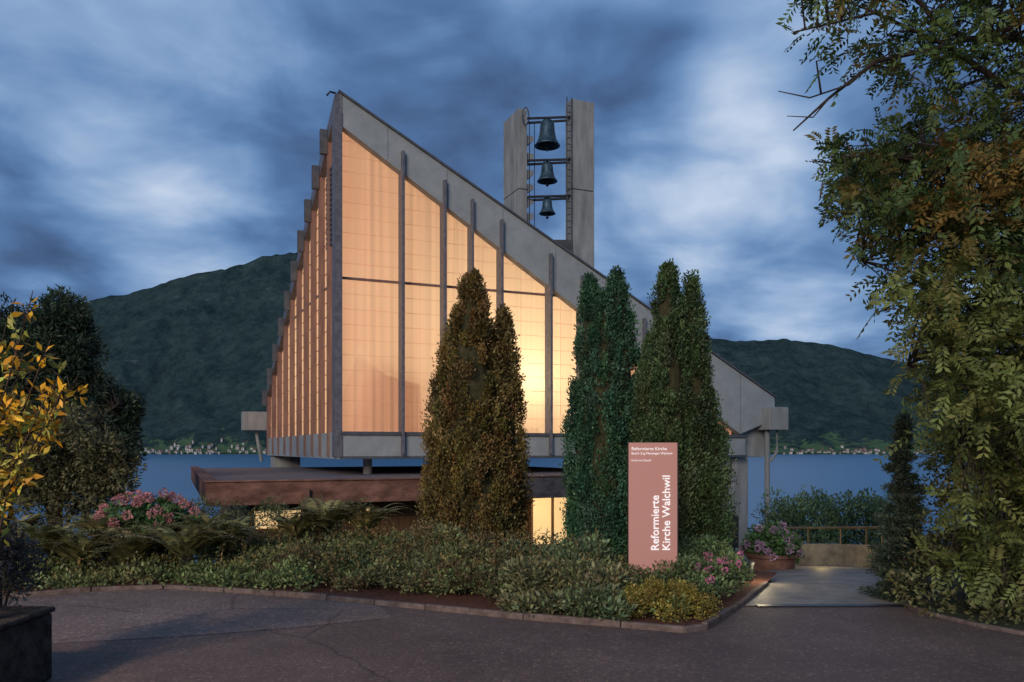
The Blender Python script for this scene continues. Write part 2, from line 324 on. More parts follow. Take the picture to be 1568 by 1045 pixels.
g.make('side_bars',M_finb,ch)
g=MB()
for k in range(16): g.box(lf,.45,1.4,.03,.10,7.2+k*.13,7.27+k*.13)
g.make('side_louvres',M_slate,ch)
g=MB(); g.box(lf,-.0,13.6,-.3,.1,1.65,2.33); g.make('side_sill_band',M_fascia,ch)
g=MB(); g.box(lf,-.03,.30,-.03,.16,1.7,10.35); o=g.make('corner_post',M_fin,ch)
g=MB(); a=[cf(-.03,.1,10.80),cf(13.8,.1,zt(13.8)-.03),lf(13.7,.1,zl(13.7)-.03)]
g.prism([p+Vector((0,0,-.2)) for p in a],a)
far=cf(13.8,13.6,3.4); b4=[a[1],far,a[2]]
g.prism([p+Vector((0,0,-.2)) for p in b4],[p+Vector((0,0,-.004)) for p in b4]); g.make('roof',M_darkm,ch)
g=MB(); g.box(cf,.3,13.3,.51,13.2,1.68,2.25); g.box(cf,13.3,13.6,.31,13.4,1.65,3.5); g.box(cf,0,13.29,13.25,13.5,1.65,3.4); g.make('floor_and_rear_walls',M_conc,ch)
g=MB(); sp=[(.35,2.26),(2.5,2.26),(2.4,3.75),(1.6,3.95),(1.0,4.35),(.7,3.6)]; g.prism([cf(t,.62,z) for t,z in sp],[cf(t,.67,z) for t,z in sp])
g.box(cf,8.2,8.4,1.2,6,2.26,4.6); g.box(cf,2.6,6.0,.8,1.0,2.26,2.75); g.make('silhouette_screen',M_wood,ch)  # invented partitions, added as shadow casters for silhouettes on the glazing
def plight(name,loc,w,col,r=.12,parent=None):
    l=bpy.data.lights.new(name,'POINT'); l.energy=w; l.color=col; l.shadow_soft_size=r
    o=bpy.data.objects.new(name,l); o.location=loc; scene.collection.objects.link(o)
    if parent: o.parent=parent
for (t,s,z,w) in [(5.45,1.2,3.9,46),(4.4,3.0,4.9,180),(7.8,3.2,4.1,180),(2.2,7.5,4.6,120)]:
    plight('pendant_lamp_light',cf(t,s,z),w,(1,.84,.50),.12,ch)
g=MB()
for t in (.9,4.4,8.5): g.lathe([(.12,0),(.12,.45)],cf(t,1.0,1.22),16)
g.make('support_stubs',M_conc,ch)
g=MB(); g.box(cf,12.1,12.95,.3,.9,-1.6,1.648); g.box(cf,12.65,13.3,.3,1.1,1.65,2.6); o=g.make('entrance_column',M_conc,ch); bevel(o,.02)
g=MB(); g.box(cf,11.4,11.9,1.2,4,-1.6,1.64); g.box(cf,6,11.4,2.0,2.3,-1.8,1.3); g.make('entrance_wall',M_wood,ch)
g=MB(); g.box(cf,13.25,14.0,-.35,.45,2.5,3.22); g.box(lf,13.3,14.0,.1,1.05,2.65,3.4); o=g.make('gutter_boxes',M_conc,ch); bevel(o,.02)
g=MB(); g.tube([cf(13.45,0,2.5),cf(13.45,.0,-1.4)],.08,10); g.tube([cf(13.75,-.1,2.5),cf(13.75,-.1,1.8),cf(13.55,.0,1.5)],.05,8); g.tube([lf(13.7,.5,2.6),lf(13.6,.3,1.4)],.07,8); g.make('downpipes',M_conc,ch)
g=MB(); g.box(lf,12.2,13.2,-1.0,.0,-4,1.64); g.make('rear_pier',M_conc,ch)
g=MB(); p=W(863,372,27.5); g.box(lambda a,b_,z:p+Vector((a,b_,z)),-.45,.3,-.4,.4,-1.6,0); g.make('roof_vent',M_darkm,ch)
g=MB(); p=lf(.1,.1,10.85); g.tube([p,p+Vector((-.12,-.15,-.02)),p+Vector((-.2,-.15,-.12))],.025,6); g.make('floodlight_arm',M_darkm,ch)
plight('soffit_light',cf(12.3,1.6,1.2),16,(1,.85,.65),.08,ch)
# ---------------------------------------------------------------- annex
A0=Vector((-5.77,15,0))
def af(t,s,z): p=A0+R*t+L*s; p.z=z; return p
an=grp('parish_annex')
g=MB(); g.box(af,0,12,0,.22,.82,1.27); g.box(af,0,.22,.22,14,.82,1.27); g.box(af,-.03,12,-.035,.23,1.27,1.30); g.box(af,-.03,.23,.23,14,1.27,1.30); o=g.make('roof_edge_beam',M_rust,an); bevel(o)
g=MB(); g.box(af,5.4,12,-.02,-.003,.81,1.265); g.make('concrete_beam_face',noisy('weathered_beam',(.12,.10,.095),(.28,.24,.22),4,9,.85,.3,stretch=(1,1,3)),an)
g=MB(); g.box(af,.22,12,.23,14,1.0,1.235); g.make('gravel_roof',M_gravel,an)
g=MB(); g.box(af,.9,12,1.2,1.4,-2.4,1.0); g.box(af,.9,1.1,1.4,13,-2.4,1.0); g.make('walls',M_wood,an)
def win(t0,t1,z0,z1,n,nm):
    g=MB(); g.box(af,t0,t1,1.16,1.18,z0,z1); g.make(nm,M_win,an)
    g=MB()
    for i in range(n+1):
        t=t0+(t1-t0)*i/n; g.box(af,t-.025,t+.025,1.1,1.155,z0,z1)
    g.box(af,t0-.03,t1+.03,1.1,1.19,z1,z1+.05); g.make(nm+'_frame',M_wood,an)
win(.95,2.5,.25,.62,3,'low_window'); win(2.9,3.4,.3,.62,1,'strip_window'); win(6.2,7.1,-1.4,.78,3,'hall_window'); win(7.25,8.9,-1.4,.78,3,'entry_window')
g=MB(); g.box(af,1.75,1.9,-.12,.0,-.6,1.12); g.box(af,5.2,5.3,.3,.4,-1,.82); g.make('rusty_posts',M_rust,an)
plight('eaves_light',af(7.5,.5,.5),14,(1,.75,.4),.08,an)
# ---------------------------------------------------------------- bell tower
bt=grp('bell_tower')
T0=W(875,688,30); T0.z=0
def tf(t,s,z): p=T0+R*t+L*s; p.z=z; return p
ztop=15.1
T1=W(794,688,30); T1.z=0
def t1f(t,s,z): p=T1+R*t+L*s; p.z=z; return p
g=MB()
for z0,z1 in [(-2,6.0),(6.03,8.6),(8.63,11.7),(11.73,ztop)]:
    g.box(tf,0,.98,0,.5,z0,z1); g.box(t1f,0,.36,0,1.5,z0,z1-.35 if z1==ztop else z1)
o=g.make('concrete_pylons',M_conc,bt); bevel(o,.015)
g=MB()
for py in (215,242,268,290,312,335):
    z=EYE+(688-py)/F*30; g.prism([t1f(.36,.1,z+.28),t1f(.36,.1,z-.1),t1f(.66,.1,z+.1),t1f(.66,.1,z+.28)],[t1f(.36,.6,z+.28),t1f(.36,.6,z-.1),t1f(.66,.6,z+.1),t1f(.66,.6,z+.28)])
g.make('corbels',M_conc,bt)
g=MB(); gb=MB()
for py,pt,pb,w in [(178,184,228,40),(243,250,281,32),(299,305,330,26)]:
    z=EYE+(688-py)/F*30
    for s in (.12,.62): g.tube([t1f(.3,s,z),tf(.02,s*.7,z)],.05,8)
    c=W(838,pt,30.3); h=(pb-pt)/F*30*.92; r=w/F*30/2
    prof=[(0,0),(.30*r,-.01*h),(.48*r,-.08*h),(.55*r,-.2*h),(.60*r,-.5*h),(.72*r,-.75*h),(.9*r,-.92*h),(r,-h),(.93*r,-h),(.6*r,-.8*h),(0,-.7*h)]
    gb.lathe(prof,c,28); gb.lathe([(0,.09),(.07,.05),(.07,-.02)],c,8)
    g.tube([c+Vector((-.3*r,0,z-c.z-.02)),c+Vector((-.3*r,0,-.02))],.035,6); g.tube([c+Vector((.3*r,0,z-c.z-.02)),c+Vector((.3*r,0,-.02))],.035,6)
    g.tube([c+Vector((0,0,-.6*h)),c+Vector((0,0,-h-.16))],.035,6); g.lathe([(0,-h-.08),(.07,-h-.14),(0,-h-.22)],c,10)
    if py<200:
        cc=W(805,py,29.9); n=14
        g.tube([cc+Vector((.12*math.cos(6.283*i/n),.03,.34*math.sin(6.283*i/n))) for i in range(n+1)],.022,5)
for dx in (-.22,-.02): g.tube([tf(dx,-.06,7.0),tf(dx,-.06,15.1)],.022,5)
z=7.1
while z<15: g.tube([tf(-.22,-.06,z),tf(-.02,-.06,z)],.014,4); z+=.24
g.tube([tf(-1.6,.3,14.1),tf(-1.6,.3,9.4)],.018,5); g.tube([t1f(.75,.2,14.4),t1f(.75,.2,9)],.015,5)
g.make('bell_frame',M_darkm,bt); gb.make('bells',M_bell,bt,True)
# ---------------------------------------------------------------- sign
sg=grp('church_sign'); SC=W(1000,688,10.5); SC.z=0
yaw=math.radians(4); sxv=Vector((math.cos(yaw),math.sin(yaw),0)); syv=Vector((-sxv.y,sxv.x,0))
def sf(a,b_,z): p=SC+sxv*a+syv*b_; p.z=z; return p
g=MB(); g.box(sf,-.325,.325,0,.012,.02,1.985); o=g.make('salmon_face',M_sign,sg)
g=MB(); g.box(sf,-.325,.345,.013,.085,.0,1.99); g.make('sign_body',M_darkm,sg)
def text(s,a,z,size,rot,bold=0.0):
    cu=bpy.data.curves.new('lettering','FONT'); cu.body=s; cu.size=size; cu.extrude=.0008; cu.offset=bold; cu.resolution_u=6
    o=bpy.data.objects.new('lettering',cu); scene.collection.objects.link(o); o.parent=sg
    o.location=sf(a,-.004-abs(bold)-txt[0]*.0006,z); txt[0]+=1
    Mx=Matrix((sxv,Vector((0,0,1)),-syv)).transposed()
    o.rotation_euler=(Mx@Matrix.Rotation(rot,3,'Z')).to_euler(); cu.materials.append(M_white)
txt=[0]
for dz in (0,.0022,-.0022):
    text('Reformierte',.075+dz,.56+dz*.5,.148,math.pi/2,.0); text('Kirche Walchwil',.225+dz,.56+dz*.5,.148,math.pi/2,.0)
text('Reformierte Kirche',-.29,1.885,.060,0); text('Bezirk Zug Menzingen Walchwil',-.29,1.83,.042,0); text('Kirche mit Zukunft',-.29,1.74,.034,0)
# ---------------------------------------------------------------- conifers (thuja)
def thuja(name,lobes,d,base,ntuft=330,per=140,sz=.055,corec=((.03,.03,.015),(.07,.065,.03))):
    p=grp(name); P=[];Dd=[];Cc=[]; core=MB()
    for (cx,top,bot,hw,dd,tw) in lobes:
        b=W(cx,bot,d+dd); tz_=W(cx,top,d+dd).z; H=tz_-b.z; Rr=hw/F*d; nt_=int(ntuft*tw)
        rad=lambda h: Rr*min(1,.84+.5*h)*(1-h**2.6)**.66
        core.lathe([(rad(h)*.66,H*h) for h in np.linspace(0,.93,14)],b,14)
        core.tube([b+Vector((0,0,-.8)),b+Vector((0,0,.3))],.09,8)
        hh=1-rng.uniform(0,1,nt_)**.72; hh=np.clip(hh*1.03,0,.99); hh[:9]=rng.uniform(.93,1.0,9)
        an=rng.uniform(0,2*math.pi,nt_)
        rr=np.array([rad(min(h,.985)) for h in hh])*rng.uniform(.78,1.08,nt_)
        C=np.c_[b.x+rr*np.cos(an),b.y+rr*np.sin(an),b.z+hh*H*.985]
        k=nt_; n=per
        o=rng.normal(size=(k,n,3))*np.array([.42,.42,.62]); o=o*np.minimum(1,1.2/np.maximum(np.linalg.norm(o,axis=2,keepdims=True),.01))
        sc=(rng.uniform(.08,.17,(k,1,1))*(1-.3*hh)[:,None,None]); outw=np.c_[np.cos(an),np.sin(an),np.zeros(k)]
        pts=C[:,None]+o*sc*np.array([1,1,1.6])
        dr=outw[:,None]*.6+np.array([0,0,1.0])+rng.normal(size=(k,n,3))*.6
        bc=np.array(base)*rng.uniform(.5,1.5,(k,1))*rng.uniform(.85,1.15,(k,3))
        col=bc[:,None]*rng.uniform(.6,1.35,(k,n,1))
        P.append(pts.reshape(-1,3));Dd.append(dr.reshape(-1,3));Cc.append(col.reshape(-1,3))
    core.make('trunk_and_core',noisy(name+'_core',corec[0],corec[1],9,4,1,.5),p)
    leaves('foliage',np.vstack(P),sz,np.vstack(Cc),p,np.vstack(Dd),aspect=.5)
thuja('columnar_thuja',[(722,420,850,56,0,1.2),(770,478,850,34,.1,.7),(692,520,850,42,.1,.7),(735,600,850,55,-.15,.6)],13.0,(.20,.145,.05))
thuja('columnar_thuja',[(945,416,870,42,0,1.0),(906,424,870,38,.1,.9),(925,450,870,42,-.1,.7)],13.6,(.065,.15,.085))
thuja('columnar_thuja',[(1022,408,880,44,0,1.1),(1058,428,880,38,.1,.9),(1000,520,870,36,.1,.6),(1085,600,880,32,.1,.4)],13.0,(.095,.15,.065))
# ---------------------------------------------------------------- planting bed
cx=[c[0] for c in curb[:11]]; cy=[c[1] for c in curb[:11]]
def curbY(x): return np.where(x<1.8,np.interp(x,cx,cy),8.2+(x-1.8)*1.5)
def hb(x,y):
    d=y-curbY(x); return np.clip(.06+.18*np.clip(d/.5,0,1)**.6+.075*np.clip(d,0,3),0,.6)-.05*(x<-3.2)
def nz2(x,y,s,seed): return np.array([noise.noise(Vector((a*s,b_*s,seed))) for a,b_ in zip(x,y)])
def bedmass(name,n,x0,x1,y0,y1,base,size,aspect,sel,hadd=0,bump=.13,freq=1.6,seed=0,up=.5,rad=(.15,.15,.09),base2=None):
    k=n//30; x=rng.uniform(x0,x1,k); y=curbY(x)+rng.uniform(y0,y1,k); keep=sel(x,y)&(y<13.2)&(x<3.0+(y-10)*.45); x=x[keep];y=y[keep]
    z=hb(x,y)+bump*2*nz2(x,y,freq,seed)+hadd
    z=z*rng.uniform(.6,1.05,len(z)); z=np.maximum(z,.1)
    bs=np.tile(np.array(base),(len(x),1))
    if base2 is not None:
        w_=(nz2(x,y,.8,seed+20)+rng.uniform(-.15,.15,len(x))>0.05); bs[w_]=base2
    P,d,c=clumps(np.c_[x,y,z],np.array(rad),30,bs,.5,.4,dirb=(0,-.2,up))
    c*= (1+.5*nz2(P[:,0],P[:,1],1.1,seed+5))[:,None]*1.18
    P[:,2]=np.maximum(P[:,2],.05)
    leaves(name,P,size,c,None,d,aspect=aspect)
bedmass('groundcover_shrubs',60000,-8.5,-.2,.10,3.2,(.15,.20,.08),.060,.5,lambda x,y:(y-curbY(x)>.55)|(x<-2.6),seed=1,base2=(.20,.21,.09),bump=.17)
bedmass('cotoneaster_shrub',42000,-3.6,1.2,.45,3.4,(.15,.115,.055),.045,.5,lambda x,y:y-curbY(x)>.3,.04,.24,1.2,seed=3,base2=(.17,.18,.08))
bedmass('rhododendron_shrub',20000,.0,1.25,.12,2.4,(.15,.20,.10),.08,.42,lambda x,y:(x<1.2),.02,.18,1.8,seed=4,rad=(.16,.16,.1),base2=(.18,.18,.09))
bedmass('rose_shrub',12000,1.75,3.1,.25,2.6,(.12,.17,.07),.05,.55,lambda x,y:(x>2.1),.05,.12,1.5,seed=6)
bedmass('low_evergreens',9000,.9,2.3,.4,2.2,(.11,.15,.06),.045,.55,lambda x,y:(x>1.1)&(x<2.3),-.05,.05,1.5,seed=8)
x=rng.uniform(-7,1.3,460); y=curbY(x)+rng.uniform(.5,2.8,460); z=hb(x,y)+.04; P=[];D=[];Cs=[]
for a,b_,c_ in zip(x,y,z):
    dx,dy=rng.normal(size=2)*.35; hgt=rng.uniform(.10,.36); cc=np.array([(.20,.22,.08),(.26,.18,.07),(.15,.19,.09)][rng.integers(3)])*rng.uniform(.7,1.3)
    for k in range(16):
        t=k/15; P.append((a+dx*t*hgt,b_+dy*t*hgt,c_+hgt*t)); D.append(rng.normal(size=3)*.8+np.array([0,0,.6])); Cs.append(cc*rng.uniform(.7,1.3))
leaves('tall_sprigs',np.array(P),.055,np.array(Cs),None,np.array(D),aspect=.35)
C=[]
for i in range(85):
    a=rng.uniform(0,6.28); r=math.sqrt(rng.uniform()); C.append((1.66+.60*r*math.cos(a),8.95+.40*r*math.sin(a),.10+.24*(1-r*r)+rng.uniform(-.06,.06)))
P,d,c=clumps(C,np.array([.11,.11,.09]),110,(.31,.25,.06),.45,.45); leaves('golden_shrub',P,.034,c,None,d,aspect=.5)
x=rng.uniform(-4.5,3.4,520); y=rng.uniform(12.2,13.5,520); z=rng.uniform(-.05,.30,520)+.22*nz2(x,y,.9,9)-.35*np.clip(x,0,3)/3
P,d,c=clumps(np.c_[x,y,z],.16,50,(.12,.14,.065),.4,.35); leaves('back_hedge',P,.055,c,None,d,aspect=.5)
def blooms(name,C,r,n,base,size=.03,parent=None):
    P,d,c=clumps(C,r,n,base,.2,.25); leaves(name,P,size,c,parent,d,aspect=.9)
C=[(rng.uniform(2.1,3.1),0,0) for i in range(30)]; C=[(x_,float(curbY(np.array(x_)))+rng.uniform(.3,1.4),rng.uniform(.25,.5)) for x_,_,_ in C]
blooms('rose_blossoms',C,.030,18,(.65,.22,.35))
def hydrangea(name,cx_,cy_,cz,rx_,ry_,rz_,nl,nb,flow):
    p=grp(name); k=nl
    u=unit(rng.normal(size=(k,3))); u[:,2]=abs(u[:,2]); C=u*np.array([rx_,ry_,rz_])*rng.uniform(.5,1,(k,1))+np.array([cx_,cy_,cz])
    P,d,c=clumps(C,.12,40,(.10,.19,.07)); leaves('leaves',P,.10,c,p,d,aspect=.6)
    u=unit(rng.normal(size=(nb,3))+np.array([0,-.5,.4])); u[:,2]=abs(u[:,2]); C=u*np.array([rx_,ry_,rz_])*1.08+np.array([cx_,cy_,cz])
    blooms('flower_heads',C,.07,90,flow,.03,p)
    g=MB()
    for i in range(9): g.tube([(cx_,cy_,cz-.4),(cx_+rng.uniform(-.7,.7)*rx_,cy_+rng.uniform(-.6,.6)*ry_,cz+.6*rz_)],.012,5)
    g.make('stems',M_bark,p); return p
w=W(228,778,12.4); hydrangea('hydrangea_bush',w.x,w.y,w.z-.40,.76,.5,.60,60,46,(.55,.25,.25))
w=W(1182,850,15.6); hp=hydrangea('hydrangea_planter',w.x,w.y,w.z-.02,.52,.45,.6,80,20,(.5,.33,.45))
g=MB(); g.lathe([(0,-.5),(.36,-.5),(.46,-.02),(.5,-.02),(.5,.04),(.42,.04),(.4,-.05),(0,-.05)],(w.x,w.y,w.z),20); g.make('pot',M_rust,hp)
# ---------------------------------------------------------------- ferns
def fern(cx_,cy_,cz,s,n,base):
    P=[];D=[];S=[];Nn=[];Cc=[]; st=MB()
    for i in range(n):
        a=rng.uniform(0,6.283); l=s*rng.uniform(.75,1.15); el=rng.uniform(.85,1.35); o=Vector((math.cos(a),math.sin(a),0)); pts=[]
        for k in range(26):
            t=k/25; r=l*(math.cos(el)*t+.32*t*t); h=l*(math.sin(el)*t-.55*t*t*t*.9)
            pts.append(Vector((cx_,cy_,cz))+o*r+Vector((0,0,h)))
        st.tube(pts[::5],[.007,.006,.005,.004,.003,.002][:len(pts[::5])],4)
        cb=np.array(base)*rng.uniform(.6,1.5)*np.array([rng.uniform(.9,1.3),1,1])
        for k in range(4,26):
            q=pts[k]; tg=(pts[k]-pts[k-1]).normalized(); sd=tg.cross(Vector((0,0,1))).normalized(); w_=.15*l*math.sin(math.pi*min(1,(.12+.88*(k/25))**.75))
            for sg_ in (1,-1):
                P.append(q); D.append(sd*sg_+tg*.35+Vector((0,0,-.15))); S.append(max(.02,w_*1.25)); Nn.append(tg.cross(sd)*-1); Cc.append(cb*rng.uniform(.8,1.2))
    return P,D,S,Nn,Cc,st
def ferns(name,spots,base):
    for (px,py,d,s) in spots:
        w=W(px,py,d); p=grp(name); Pp,D,S,Nn,Cc,st=fern(w.x,w.y,w.z,s,30,base)
        st.make('fern_stalks',M_bark,p); leaves('fern_fronds',np.array([tuple(q) for q in Pp]),np.array(S),np.array(Cc),p,np.array([tuple(q) for q in D]),np.array([tuple(q) for q in Nn]),aspect=.28,droop=.05)
ferns('fern',[(120,870,11.3,1.0),(200,865,11.5,.9),(285,862,11.4,1.05),(345,852,11.9,.95),(60,860,11.2,1.0),(160,835,12.2,.9),(245,845,12.0,.85),(500,818,12.7,1.0),(560,818,12.7,.95),(455,828,12.5,.8),(20,840,12,.9),(315,838,12.3,.95)],(.24,.25,.10))
# ---------------------------------------------------------------- generic cloud tree
def cloud_tree(name,trunk,limbs,C,rad,n,size,base,aspect=.4,pin=False,dirb=(0,0,.1),tw=.012,var=.35,cvar=.35):
    p=grp(name); g=MB()
    for pts,r0,r1 in [trunk]+limbs: g.tube(pts,np.linspace(r0,r1,len(pts)),7)
    S=[]
    for pts,r0,r1 in limbs+[trunk]:
        for a,b_ in zip(pts[:-1],pts[1:]):
            for k in np.linspace(0,1,8): S.append(Vector(a).lerp(Vector(b_),k))
    Sa=np.array([tuple(s) for s in S]); C=np.asarray(C,float)
    for c in C:
        dd=Sa-c; i=np.argmin((dd**2).sum(1)+np.where(Sa[:,2]>c[2]+.3,.5,0)); a=S[i]; e=Vector(c); mid=a.lerp(e,.5)+Vector(rng.normal(size=3)*.06)+Vector((0,0,.08))
        g.tube([a,mid,e],[tw,tw*.7,tw*.35],4)
    g.make('trunk_and_limbs',M_bark,p)
    if pin:
        P=[];D=[];Nn=[];Cc=[]
        bb=np.broadcast_to(np.asarray(base,float),(len(C),3))
        for c,b0 in zip(C,bb):
            cl=b0*rng.uniform(1-cvar,1+cvar)
            for k in range(n):
                o=unit(rng.normal(size=3)+np.array([-.35,-.1,-.15])); st_=c+rng.normal(size=3)*rad*.5; ln=rad*rng.uniform(.8,1.5); sd=unit(np.cross(o,rng.normal(size=3)+np.array([0,0,1.5]))); nn=np.cross(o,sd)
                for q in range(6):
                    t=(q+1)/6; pt=st_+o*ln*t+np.array([0,0,-.25*ln*t*t])
                    for s_ in (1,-1):
                        P.append(pt);D.append(sd*s_*.9+o*.6+np.array([0,0,-.25]));Nn.append(nn);Cc.append(cl*rng.uniform(1-var,1+var))
        leaves('foliage',np.array(P),size,np.array(Cc),p,np.array(D),unit(np.array(Nn)+rng.normal(size=(len(P),3))*.25),aspect=aspect)
    else:
        P,d,c=clumps(C,rad,n,base,var,cvar,dirb=dirb); leaves('foliage',P,size,c,p,d,aspect=aspect)
ey=[-250,0,60,95,130,185,230,300,340,390,440,480,550,640,720,800,850,900,1000]
ex=[1180,1200,1205,1225,1330,1320,1255,1250,1300,1320,1310,1395,1375,1380,1415,1440,1430,1420,1440]
C=[];B=[]
while len(C)<1060:
    py=rng.uniform(-260,900); px=rng.uniform(1190,1780); e=np.interp(py,ey,ex)
    if px<e+22: continue
    k=(px-e)/140
    pr=.40 if py<190 else (1.0 if py<440 else .9)
    if rng.uniform()>pr*(.5+.5*min(1,k)): continue
    if 1320<px<1400 and 100<py<190 and rng.uniform()<.8: continue
    d=rng.uniform(7.8,10.6) if py<650 else rng.uniform(8.8,11)
    C.append(tuple(W(px,py,d)))
    if 200<py<340 and px>1400 and rng.uniform()<.4: B.append((.22,.14,.035))
    elif py>430: B.append((.17,.21,.06) if rng.uniform()<.65 else (.20,.21,.06))
    else: B.append((.090,.14,.042) if rng.uniform()<.8 else (.15,.13,.04))
tr=([(7.4,9.6,-.3),(7.2,9.6,1.5),(7.1,9.5,3.5),(7.0,9.4,6),(6.9,9.4,9)],.2,.1)
Wl=lambda *a:[W(*q) for q in a]
limbs=[(Wl((1700,170,9.4),(1560,60,9),(1480,60,8.8),(1430,30,8.7),(1380,-30,8.6)),.05,.02),
 (Wl((1700,200,9.4),(1568,150,9.0),(1450,70,8.8),(1340,95,8.6),(1270,150,8.5),(1215,200,8.4)),.045,.008),
 (Wl((1450,70,8.8),(1340,20,8.6),(1215,50,8.5)),.025,.008),
 (Wl((1340,95,8.6),(1300,130,8.5),(1240,150,8.4),(1192,140,8.4)),.014,.005),(Wl((1270,150,8.5),(1245,180,8.4),(1205,178,8.4)),.01,.004),
 (Wl((1700,380,9.4),(1560,280,9.0),(1420,240,8.8),(1290,240,8.6)),.045,.01),
 (Wl((1700,520,9.5),(1540,400,9.2),(1420,350,9),(1320,400,8.8)),.045,.01),
 (Wl((1720,650,9.5),(1560,560,9.2),(1450,520,9),(1390,560,8.9)),.045,.01),(Wl((1720,800,9.5),(1580,700,9.3),(1470,680,9.1)),.04,.01)]
cloud_tree('overhanging_tree',tr,limbs,C,.23,8,.09,np.array(B),aspect=.40,pin=True)
C=[]
while len(C)<360:
    py=rng.uniform(560,985); e=np.interp(py,[560,700,850,900,940,985],[1440,1440,1405,1370,1390,1470]); px=rng.uniform(e,1800); d=np.interp(py,[560,850,985],[10.6,9.6,8.3])+rng.uniform(0,.6)
    C.append(tuple(W(px,py,d)))
C=[c for c in C if c[2]>.05]
cloud_tree('laurel_shrub',([(6.6,10.6,-.2),(6.6,10.4,1.2)],.05,.03),[([(6.6,10.5,.2),(6,9.8,1.0)],.03,.015),([(6.6,10.5,.2),(7.2,9.8,1.6)],.03,.015)],C,.2,80,.07,(.15,.15,.062),aspect=.5,tw=.008)
def spruce(name,px,top,bot,d,hw,base,tiers=18,n=60,sz=.06):
    b=W(px,bot,d); t=W(px,top,d); H=t.z-b.z; Rr=hw/F*d; p=grp(name); g=MB(); g.tube([b,t],[.06,.01],6); C=[]
    for i in range(tiers):
        h=i/tiers; r=Rr*(1-h)**.8; m_=max(3,int(9*(1-h)+2))
        for k in range(m_):
            a=rng.uniform(0,6.283); q=Vector((math.cos(a),math.sin(a),0)); st_=b+Vector((0,0,H*h)); rr=r*rng.uniform(.6,1.15)
            e=st_+q*rr+Vector((0,0,.12*rr)); g.tube([st_,st_+q*rr*.5-Vector((0,0,.02)),e],[.015,.01,.004],4)
            for f_ in (.35,.6,.8,1.0): C.append(tuple(st_.lerp(e,f_)))
    for k in range(6): C.append(tuple(b+Vector((0,0,H*(.93+.012*k)))))
    g.make('trunk_and_limbs',M_bark,p)
    P,dd,c=clumps(C,np.array([1,1,.5])*max(.06,.16*Rr),n,base,.4,.3,dirb=(0,0,.3)); leaves('needles',P,sz,c,p,dd,aspect=.22)
spruce('young_spruce',1384,638,930,10.2,52,(.06,.085,.055),n=75,sz=.065)
def blobs(lst,n):
    out=[]
    for (px,py,d,rx_,rz_) in lst:
        for k in range(n):
            u=unit(rng.normal(size=3))*rng.uniform(.45,1.0); out.append(tuple(np.array(W(px,py,d))+u*np.array([rx_,rx_*.8,rz_])/F*d))
    return out
C=blobs([(95,495,17,45,50),(60,555,17,70,60),(110,570,17,45,60),(20,600,17,60,90),(0,520,17,45,55),(180,640,17.5,28,40),(90,660,17,90,70),(150,700,17,60,60)],50)
b=W(80,830,17)
cloud_tree('pine_tree',([b,W(85,700,17),W(90,560,17),W(95,460,17)],.13,.03),[([W(85,700,17),W(30,640,17),W(0,560,17)],.05,.02),([W(85,690,17),W(140,650,17),W(180,620,17)],.05,.02)],C,.24,120,.12,(.05,.08,.05),aspect=.3,cvar=.5)
C=blobs([(110,690,13.5,80,80),(60,720,13.3,80,70),(160,720,13.5,45,50),(20,690,13,60,80),(130,750,13.5,70,45)],65)
b=W(90,830,13.5)
cloud_tree('juniper_bush',([b,W(95,640,13.5)],.06,.02),[([b,W(150,700,13.5)],.03,.01),([b,W(40,690,13.5)],.03,.01)],C,.17,90,.08,(.14,.14,.07),aspect=.4,cvar=.5)
ox=[];oc=[];lim=[]
base0=W(-40,1000,6.0)
tips=[(45,470),(78,520),(10,495),(90,575),(40,590),(-30,550),(100,590),(30,650),(60,690),(-20,700),(80,640),(10,740),(120,575),(-10,640),(40,530),(0,600),(70,610),(20,560)]
for (a,b_) in tips:
    d=rng.uniform(5.7,6.4); e=W(a,b_,d); mid=base0.lerp(e,.55)+Vector((-.12,0,.1)); lim.append(([base0,mid,e],.012,.004))
    for k in range(9):
        t=rng.uniform(.3,1.0)**.6; q=(base0.lerp(mid,t/.55) if t<.55 else mid.lerp(e,(t-.55)/.45))+Vector(rng.normal(size=3)*.03)
        ox.append(tuple(q))
        rr_=rng.uniform(); up_=(q.z-1.5)/1.4
        oc.append((.65,.36,.03) if rr_<.25+.45*up_ else ((.50,.42,.07) if rr_<.65 else (.26,.29,.07)))
cloud_tree('autumn_shrub',lim[0],lim[1:],ox,.05,7,.09,np.array(oc),aspect=.42,tw=.004)
C=blobs([(-10,820,6.6,50,60),(20,860,6.8,40,50),(-40,870,6.3,50,70)],26)
b=W(0,960,6.6); cloud_tree('privet_shrub',([b,W(0,820,6.6)],.02,.01),[([b,W(30,840,6.6)],.012,.006)],C,.1,50,.05,(.12,.13,.12),aspect=.4,tw=.004)
g=MB(); p=W(20,1045,6.1); pl=grp('stone_planter'); g.box(lambda a,b_,z:Vector((p.x+a,p.y+b_,z)),-.9,.02,-.3,.5,0,.55); g.box(lambda a,b_,z:Vector((p.x+a,p.y+b_,z)),-.92,.04,-.32,.52,.55,.6); o=g.make('basin',noisy('dark_stone',(.02,.017,.015),(.09,.075,.065),9,10,.9,.8,bdist=.05),pl); bevel(o,.03)
C=[]
for i in range(190):
    px=rng.uniform(1170,1375); py=rng.uniform(764+10*math.sin(px*.09),840); C.append(tuple(W(px,py,rng.uniform(19,21))))
cloud_tree('lakeside_bush',([W(1270,860,20),W(1270,790,20)],.05,.02),[([W(1270,850,20),W(1200,790,20)],.03,.01),([W(1270,850,20),W(1340,790,20)],.03,.01)],C,.26,60,.11,(.14,.22,.105),aspect=.35,dirb=(0,0,.8),tw=.01)
C=[]
for i in range(120):
    px=rng.uniform(200,560); C.append(tuple(W(px,rng.uniform(770,810),rng.uniform(13.6,14.4))))
